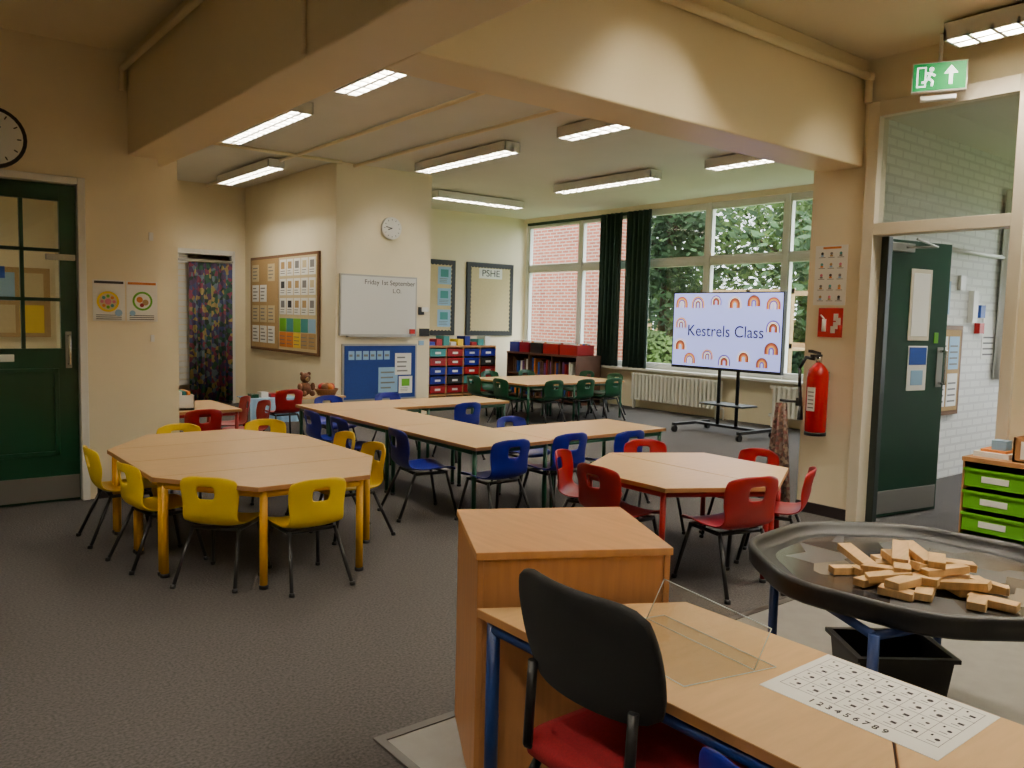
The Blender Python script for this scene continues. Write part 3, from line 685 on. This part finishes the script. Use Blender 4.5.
# exit sign
m=MB(); c=Vector((5.30,2.46,0)); U=Vector((.45,-.89,0)).normalized(); N=Vector((U.y,-U.x,0)); F=(c,U,Z,N)
m.pan(F,-.155,.155,2.87,3.05,.0,M_white,-.04); m.pan(F,-.147,.147,2.878,3.042,.003,M_exit)
O,U_,V_,N_=F; sc=.82
P=lambda u,v:O+U_*u*sc+V_*(2.96+(v-2.95)*sc)+N_*.0055
def pan2(u0,u1,v0,v1,d,mm): m.pan(F,u0*sc,u1*sc,2.96+(v0-2.95)*sc,2.96+(v1-2.95)*sc,d,mm)
pan2(.065,.09,2.885,2.98,.005,M_exitw)
m.add([P(.03,2.965),P(.125,2.965),P(.078,3.025)],[(0,1,2)],M_exitw)
pan2(-.155,-.09,2.875,3.025,.005,M_exitw); pan2(-.145,-.10,2.885,3.015,.006,M_exit)
m.disc(F,-.055*sc,3.005,.013,.0065,M_exitw,12)
for a,b_ in(((-.06,2.985),(-.075,2.94)),((-.075,2.94),(-.045,2.915)),((-.045,2.915),(-.05,2.88)),((-.075,2.94),(-.10,2.91)),((-.10,2.91),(-.12,2.91)),((-.062,2.975),(-.03,2.955)),((-.062,2.975),(-.09,2.975))): m.tube(P(*a),P(*b_),.007,M_exitw,6)
m.tube(O+Z*3.05-N_*.02,O+Z*3.22-N_*.02,.012,M_white)
m.pan(F,-.1,.1,2.82,2.845,.0,M_paper,-.06)
m.obj('exit_sign')

# ------------------------------------------------------------ cabinet beside desk
m=MB(); P0=Vector((1.33,1.815,0)); a_=math.radians(-28.5); U=Vector((math.cos(a_),math.sin(a_),0)); Vv=Vector((-U.y,U.x,0)); w,dp,hh=.585,.52,.735
def cb(u0,u1,v0,v1,z0,z1,mm):
    q=lambda u,v,z:P0+U*u+Vv*v+Z*z
    m.hexa([q(u0,v0,z0),q(u1,v0,z0),q(u1,v1,z0),q(u0,v1,z0),q(u0,v0,z1),q(u1,v0,z1),q(u1,v1,z1),q(u0,v1,z1)],mm)
cb(.006,.024,.006,dp,0,hh-.022,M_cab); cb(w-.024,w-.006,.006,dp,0,hh-.022,M_cab); cb(.024,w-.024,dp-.018,dp,0.0,hh-.022,M_cab)
cb(.024,w-.024,.012,.03,.07,hh-.022,M_cab); cb(.024,w-.024,.03,.045,0,.07,M_cab); cb(0,w,0,dp+.003,hh-.022,hh,M_cabtop)
cb(.024,w-.024,.03,dp-.018,.06,.08,M_cab); cb(.024,w-.024,.03,dp-.018,.38,.4,M_cab)
m.obj('wooden_cabinet',bevel=.002)
hd=.59
table([(1.32,.59+g),(1.84,.89+g),(1.84,1.48),(1.31,1.78)],hd,M_bleg,'trapezoid_desk',r=.019)
table([(1.32,-.01),(1.84,-.31),(1.84,.89-g),(1.32,.59-g)],hd,M_bleg,'trapezoid_desk',r=.019)
m=MB(); F=(Vector((1.55,1.03,hd)),-Y,X,Z)
m.pan(F,0,.39,0,.285,.0012,M_paper)
for i in range(9): m.pan(F,.02+i*.0435,.0208+i*.0435,.05,.265,.0016,M_grey)
for j in range(5): m.pan(F,.02,.37,.05+j*.0538,.0508+j*.0538,.0016,M_grey)
rs=random.Random(3)
for i in range(8):
    for j in range(4):
        u=.032+i*.0435; v=.06+j*.0538
        m.pan(F,u,u+.004,v+.028,v+.035,.0016,M_ink); k=rs.random()
        if k<.5: m.disc(F,u+.018,v+.018,.004+.003*rs.random(),.0016,M_ink,8)
        else: m.pan(F,u+.012,u+.024,v+.012,v+.018+.004*k,.0016,M_ink)
        m.pan(F,u+.004,u+.020,v+.002,v+.004,.0016,M_grey)
ws=m.obj('worksheet'); txt('1 2 3 4 5 6 7 8 9',F,.195,.025,.026,M_ink,ws,.0018)
m=MB(); z0=hd
def quad(a,b_,c,d,t=.003):
    a,b_,c,d=[Vector(p) for p in(a,b_,c,d)]; n=(b_-a).cross(d-a).normalized()*t
    m.hexa([a,b_,c,d,a+n,b_+n,c+n,d+n],M_acryl)
    for p,q in((a,b_),(b_,c),(c,d),(d,a)): m.tube(p+n/2,q+n/2,.0013,M_acedge,5)
quad((1.40,1.12,z0+.001),(1.66,1.06,z0+.001),(1.70,1.44,z0+.001),(1.44,1.50,z0+.001))
quad((1.60,1.08,z0+.003),(1.64,1.45,z0+.003),(1.67,1.42,z0+.115),(1.60,1.04,z0+.115))
m.obj('acrylic_stand')
# black chair with red seat
m=MB()
vs=[];fs=[];nu,nv=14,10
bx=1.205; yc=1.25
for j in range(nv+1):
    v=j/nv
    for i in range(nu+1):
        u=-1+2*i/nu; hwid=.208+.010*math.sin(v*math.pi)
        q=abs(u)**7
        zz_=.560+.270*v + (v-.5)*-.06*q
        vs.append((bx-.055*v+.05*u*u,yc-hwid*u*(1-.05*abs(2*v-1)**4),zz_))
for j in range(nv):
    for i in range(nu): fs.append((j*(nu+1)+i,j*(nu+1)+i+1,(j+1)*(nu+1)+i+1,(j+1)*(nu+1)+i))
me=bpy.data.meshes.new('t'); me.from_pydata(vs,[],fs); o=bpy.data.objects.new('t',me); COL.objects.link(o)
a=o.modifiers.new('s','SOLIDIFY'); a.thickness=.026; a.offset=0; a=o.modifiers.new('b','BEVEL'); a.width=.010; a.segments=3; a.limit_method='ANGLE'; a.angle_limit=math.radians(60)
dg=bpy.context.evaluated_depsgraph_get(); e=o.evaluated_get(dg).to_mesh(); m.add([tuple(v.co) for v in e.vertices],[tuple(p.vertices) for p in e.polygons],M_blkfab,True); bpy.data.objects.remove(o)
sx0,sx1=1.20,1.60
def rr(x0,x1,y0,y1,r,n=5):
    out=[]
    for cx_,cy2,a0 in((x1-r,y1-r,0),(x0+r,y1-r,90),(x0+r,y0+r,180),(x1-r,y0+r,270)):
        for k in range(n+1):
            t=math.radians(a0+90*k/n); out.append((cx_+r*math.cos(t),cy2+r*math.sin(t)))
    return out
rings=[]
for ins,z in((.02,.36),(.0,.37),(0,.40),(.012,.415),(.04,.422)): rings.append([(x,y,z) for x,y in rr(sx0+ins,sx1-ins,yc-.23+ins,yc+.20-ins,.05)])
m.loft(rings,M_redfab)
for s in(-1,1):
    m.path([(1.55,yc+s*.2,0),(1.51,yc+s*.17,.36),(1.25,yc+s*.17,.36),(1.06,yc+s*.2,0)],.012,M_blkleg)
    m.path([(1.26,yc+s*.16,.36),(1.195,yc+s*.16,.40),(1.205,yc+s*.16,.6)],.012,M_blkleg)
m.tube((1.25,yc-.17,.35),(1.25,yc+.17,.35),.011,M_blkleg); m.tube((1.49,yc-.17,.35),(1.49,yc+.17,.35),.011,M_blkleg)
m.obj('black_backed_chair')
chair('b',1.42,.80,0,1.05)

# ------------------------------------------------------------ play tray
m=MB(); TC=Vector((2.75,1.24)); R0=.575; rot=math.radians(-38.5+22.5)
def octo(R,rc=.2):
    out=[]
    for k in range(8):
        a=rot+k*math.pi/4; V_=Vector((math.cos(a),math.sin(a)))*R
        A=Vector((math.cos(a-math.pi/4),math.sin(a-math.pi/4)))*R; B=Vector((math.cos(a+math.pi/4),math.sin(a+math.pi/4)))*R
        p0=V_+(A-V_).normalized()*rc*R; p1=V_+(B-V_).normalized()*rc*R
        for s_ in range(5):
            t=s_/4; out.append(p0*(1-t)**2+V_*2*t*(1-t)+p1*t*t)
    return out
rings=[]
for r_,z in((R0-.04,.548),(R0-.012,.55),(R0-.004,.56),(R0,.605),(R0-.004,.615),(R0-.012,.619),(R0-.022,.617),(R0-.03,.603),(R0-.045,.582),(R0-.06,.576)):
    rings.append([(TC.x+p.x,TC.y+p.y,z) for p in octo(r_)])
m.loft(rings,M_blk)
o_=m.obj('activity_tray')
m=MB()
pic=patmat('tray_picture',7,[(66,62,58),(96,88,80),(44,44,48),(136,126,112),(76,64,54),(104,104,104)],.2)
m.prism([(TC.x+p.x,TC.y+p.y) for p in octo(R0-.10)],.5765,.578,pic)
m.obj('picture_mat')
m=MB()
q=[(2.20,1.10),(3.02,.88),(3.26,1.38),(2.47,1.60)]
for i,(x_,y_) in enumerate(q):
    x2,y2=q[(i+1)%4]; m.tube((x_,y_,0),(x_,y_,.535),.016,M_bleg,12); m.tube((x_,y_,0),(x_,y_,.03),.02,M_blk,12); m.tube((x_,y_,.53),(x2,y2,.53),.014,M_bleg,10)
m.obj('tray_stand')
m=MB(); rb_=random.Random(5)
bc=Vector((2.64,1.19,0))
for lay,(n,rad) in enumerate(((20,.27),(12,.2),(7,.12),(3,.06))):
    for i in range(n):
        a=2*math.pi*i/n+rb_.random()*.6; rr_=rad*(.35+.65*rb_.random())
        L=rb_.choice([.10,.13,.16]); W_=rb_.choice([.04,.05])
        Mx=Matrix.Translation((bc.x+rr_*math.cos(a)*.85,bc.y+rr_*math.sin(a)*1.0,.592+lay*.024+.004*rb_.random()))@Matrix.Rotation(rb_.random()*3.14,4,'Z')@Matrix.Rotation((rb_.random()-.5)*(.06+.45*min(lay,1)),4,'Y')
        m.bm((L,W_,.024),Mx,M_block)
m.obj('wooden_blocks',bevel=.002)
m=MB(); F0=Matrix.Translation((2.88,1.38,0))@Matrix.Rotation(math.radians(-38),4,'Z')
def fr(hx,hy,z): return [tuple(F0@Vector((sx*hx,sy*hy,z))) for sx,sy in((-1,-1),(1,-1),(1,1),(-1,1))]
m.loft([fr(.14,.11,.004),fr(.165,.13,.24),fr(.18,.145,.24),fr(.18,.145,.255),fr(.16,.125,.255),fr(.13,.10,.02)],M_blk,smooth=False)
m.obj('storage_crate')

# ------------------------------------------------------------ green tray unit right
m=MB(); x0,x1,y0,y1=5.0,5.44,.95,2.04
m.b(x0,x1,y0,y1,.06,.085,M_edge); m.b(x0-.005,x1,y0-.005,y1+.005,.63,.655,M_edge); m.b(x1-.02,x1,y0,y1,.08,.63,M_edge)
F=FX(x0,y1); nc=3; cw=(y1-y0)/nc
for i in range(nc+1): m.b(x0,x1,max(y0,y1-i*cw-.01),min(y1,y1-i*cw+.01),0.0,.63,M_edge)
for i in range(nc):
    for j in range(4):
        zb=.10+j*.13
        m.pan(F,i*cw+.018,(i+1)*cw-.018,zb,zb+.105,.008,M_lime,-.38); m.pan(F,i*cw+.012,(i+1)*cw-.012,zb+.09,zb+.105,.02,M_lime,-.3)
        m.pan(F,i*cw+.11,(i+1)*cw-.11,zb+.03,zb+.065,.012,M_paper)
m.obj('green_tray_unit')
m=MB(); zt=.655
for a in((5.05,5.06,1.40,1.80),(5.34,5.35,1.40,1.80),(5.05,5.35,1.40,1.41),(5.05,5.35,1.79,1.80)): m.b(*a,zt,zt+.14,M_edge)
m.b(5.05,5.35,1.40,1.80,zt,zt+.01,M_edge)
F=FX(5.05,1.79); m.pan(F,.03,.25,zt+.02,zt+.12,.004,M_paper)
for i in range(8): m.tube((5.1+.03*i,1.5+.03*i,zt+.01),(5.08+.03*i,1.52+.03*i,zt+.2),.006,[M_red,M_blue,M_yel,M_grn][i%4],6)
wbx=m.obj('writing_box'); txt('Writing\nTable',F,.14,zt+.09,.045,M_ink,wbx,.006)
m=MB(); m.b(5.08,5.32,1.83,2.02,zt,zt+.03,M_paper); m.b(5.1,5.28,1.85,1.99,zt+.03,zt+.045,M_orange); m.b(5.12,5.2,1.86,1.94,zt+.045,zt+.1,M_lav); m.b(5.1,5.3,1.15,1.3,zt,zt+.09,M_teal); m.obj('paper_stack')

# ------------------------------------------------------------ outside
m=MB(); m.b(X5+.26,60,-25,60,-.25,-.15,M_grass); m.obj('lawn')
m=MB(); m.b(13,13.3,13.0,26,-.15,7,M_rbrick); m.b(13.3,14.2,13.0,13.3,-.15,7,M_rbrickx); m.obj('brick_building_outside',recenter=True)
def tree(x,y,hgt,rad,seed,lm,n=7000,low=0.2):
    rnd=random.Random(seed); m=MB()
    m.tube((x,y,-.15),(x+.2,y,hgt*.6),.22,M_bark,10,.1)
    for k in range(6):
        a=k*1.05+seed; m.tube((x+.1,y,hgt*(.3+.05*k)),(x+rad*.6*math.cos(a),y+rad*.6*math.sin(a),hgt*(.5+.07*k)),.07,M_bark,6,.02)
    blobs=[(x+rad*.7*(rnd.random()-.5)*2,y+rad*.7*(rnd.random()-.5)*2,hgt*(low+(.8-low)*rnd.random()),rad*(.32+.25*rnd.random())) for _ in range(24)]
    vs=[];fs=[]
    for i in range(n):
        bx_,by_,bz_,br=rnd.choice(blobs)
        v=Vector((rnd.gauss(0,1),rnd.gauss(0,1),rnd.gauss(0,.8))).normalized()*br*(.6+.45*rnd.random())
        c=Vector((bx_,by_,max(.3,bz_+v.z)))+Vector((v.x,v.y,0)); a=Vector((rnd.gauss(0,1),rnd.gauss(0,1),rnd.gauss(0,1))).normalized(); b_=a.orthogonal().normalized()
        s_=.10+.12*rnd.random(); o=len(vs)
        vs+=[c-a*s_,c+b_*s_*.5,c+a*s_,c-b_*s_*.5]; fs.append((o,o+1,o+2,o+3))
    m.add(vs,fs,lm); m.obj('tree')
tree(20,17.5,8,3.2,1,M_leaf2); tree(22,13,8,3.6,2,M_leaf); tree(20,9.5,7,3.0,3,M_leaf2); tree(27,17,10,4.2,4,M_leaf); tree(29,11,10,4.2,5,M_leaf2); tree(24,6,8,3.6,6,M_leaf); tree(27,23,10,3,7,M_leaf)
m=MB(); 
for i in range(44):
    y_=2+i*.75; m.b(34,34.06,y_,y_+.6,-.15,1.6,M_timber)
m.obj('garden_fence')
def bush(x,y,r,seed):
    rnd=random.Random(seed);m=MB();vs=[];fs=[]
    for i in range(2200):
        v=Vector((rnd.gauss(0,1),rnd.gauss(0,1),abs(rnd.gauss(0,1)))).normalized()*r*(.75+.3*rnd.random()); c=Vector((x,y,.1))+Vector((v.x,v.y,v.z*.9)); a=Vector((rnd.gauss(0,1),rnd.gauss(0,1),rnd.gauss(0,1))).normalized(); b_=a.orthogonal().normalized(); s_=.09+.08*rnd.random();o=len(vs)
        vs+=[c-a*s_,c+b_*s_*.6,c+a*s_,c-b_*s_*.6]; fs.append((o,o+1,o+2,o+3))
    m.add(vs,fs,M_leaf2 if seed%2 else M_leaf); m.obj('shrub')
for i,(x_,y_,r_) in enumerate(((17,15.5,1.1),(19,13.2,1.2),(18.5,10.3,1.0),(20,7.6,1.2),(23,15.5,1.6))): bush(x_,y_,r_,i)
m=MB()
for y_ in(9.4,10.4,11.6): 
    for x_ in(14.6,15.6): m.b(x_,x_+.1,y_,y_+.1,-.15,2.1,M_timber)
for z_ in(.9,2.0):
    for x_ in(14.6,15.6): m.b(x_,x_+.08,9.4,11.7,z_,z_+.1,M_timber)
for i in range(8): m.b(14.6,15.7,9.5+i*.14,9.62+i*.14,.85,.9,M_timber)
m.obj('climbing_frame')

# ------------------------------------------------------------ world, camera
w=bpy.data.worlds.new('overcast_sky'); S.world=w; w.use_nodes=True
bg=w.node_tree.nodes['Background']; bg.inputs[0].default_value=(.90,.95,1.0,1); bg.inputs[1].default_value=6.5
sun=bpy.data.lights.new('soft_sun','SUN'); sun.energy=4.0; sun.angle=math.radians(25); so=bpy.data.objects.new('soft_sun',sun); COL.objects.link(so); so.rotation_euler=(math.radians(35),math.radians(20),0)
cam=bpy.data.cameras.new('camera'); co=bpy.data.objects.new('camera',cam); COL.objects.link(co)
yaw,pit,rol=[math.radians(a) for a in(51.5,4.7,1.4)]
fw=Vector((math.cos(yaw)*math.cos(pit),math.sin(yaw)*math.cos(pit),-math.sin(pit))); rt=Vector((math.sin(yaw),-math.cos(yaw),0)); up=rt.cross(fw)
r2=rt*math.cos(rol)+up*math.sin(rol); u2=-rt*math.sin(rol)+up*math.cos(rol)
Mc=Matrix((r2,u2,-fw)).transposed().to_4x4(); Mc.translation=Vector((0,0,1.4)); co.matrix_world=Mc
cam.sensor_width=36; cam.lens=815/1024*36; cam.clip_start=.05
S.camera=co
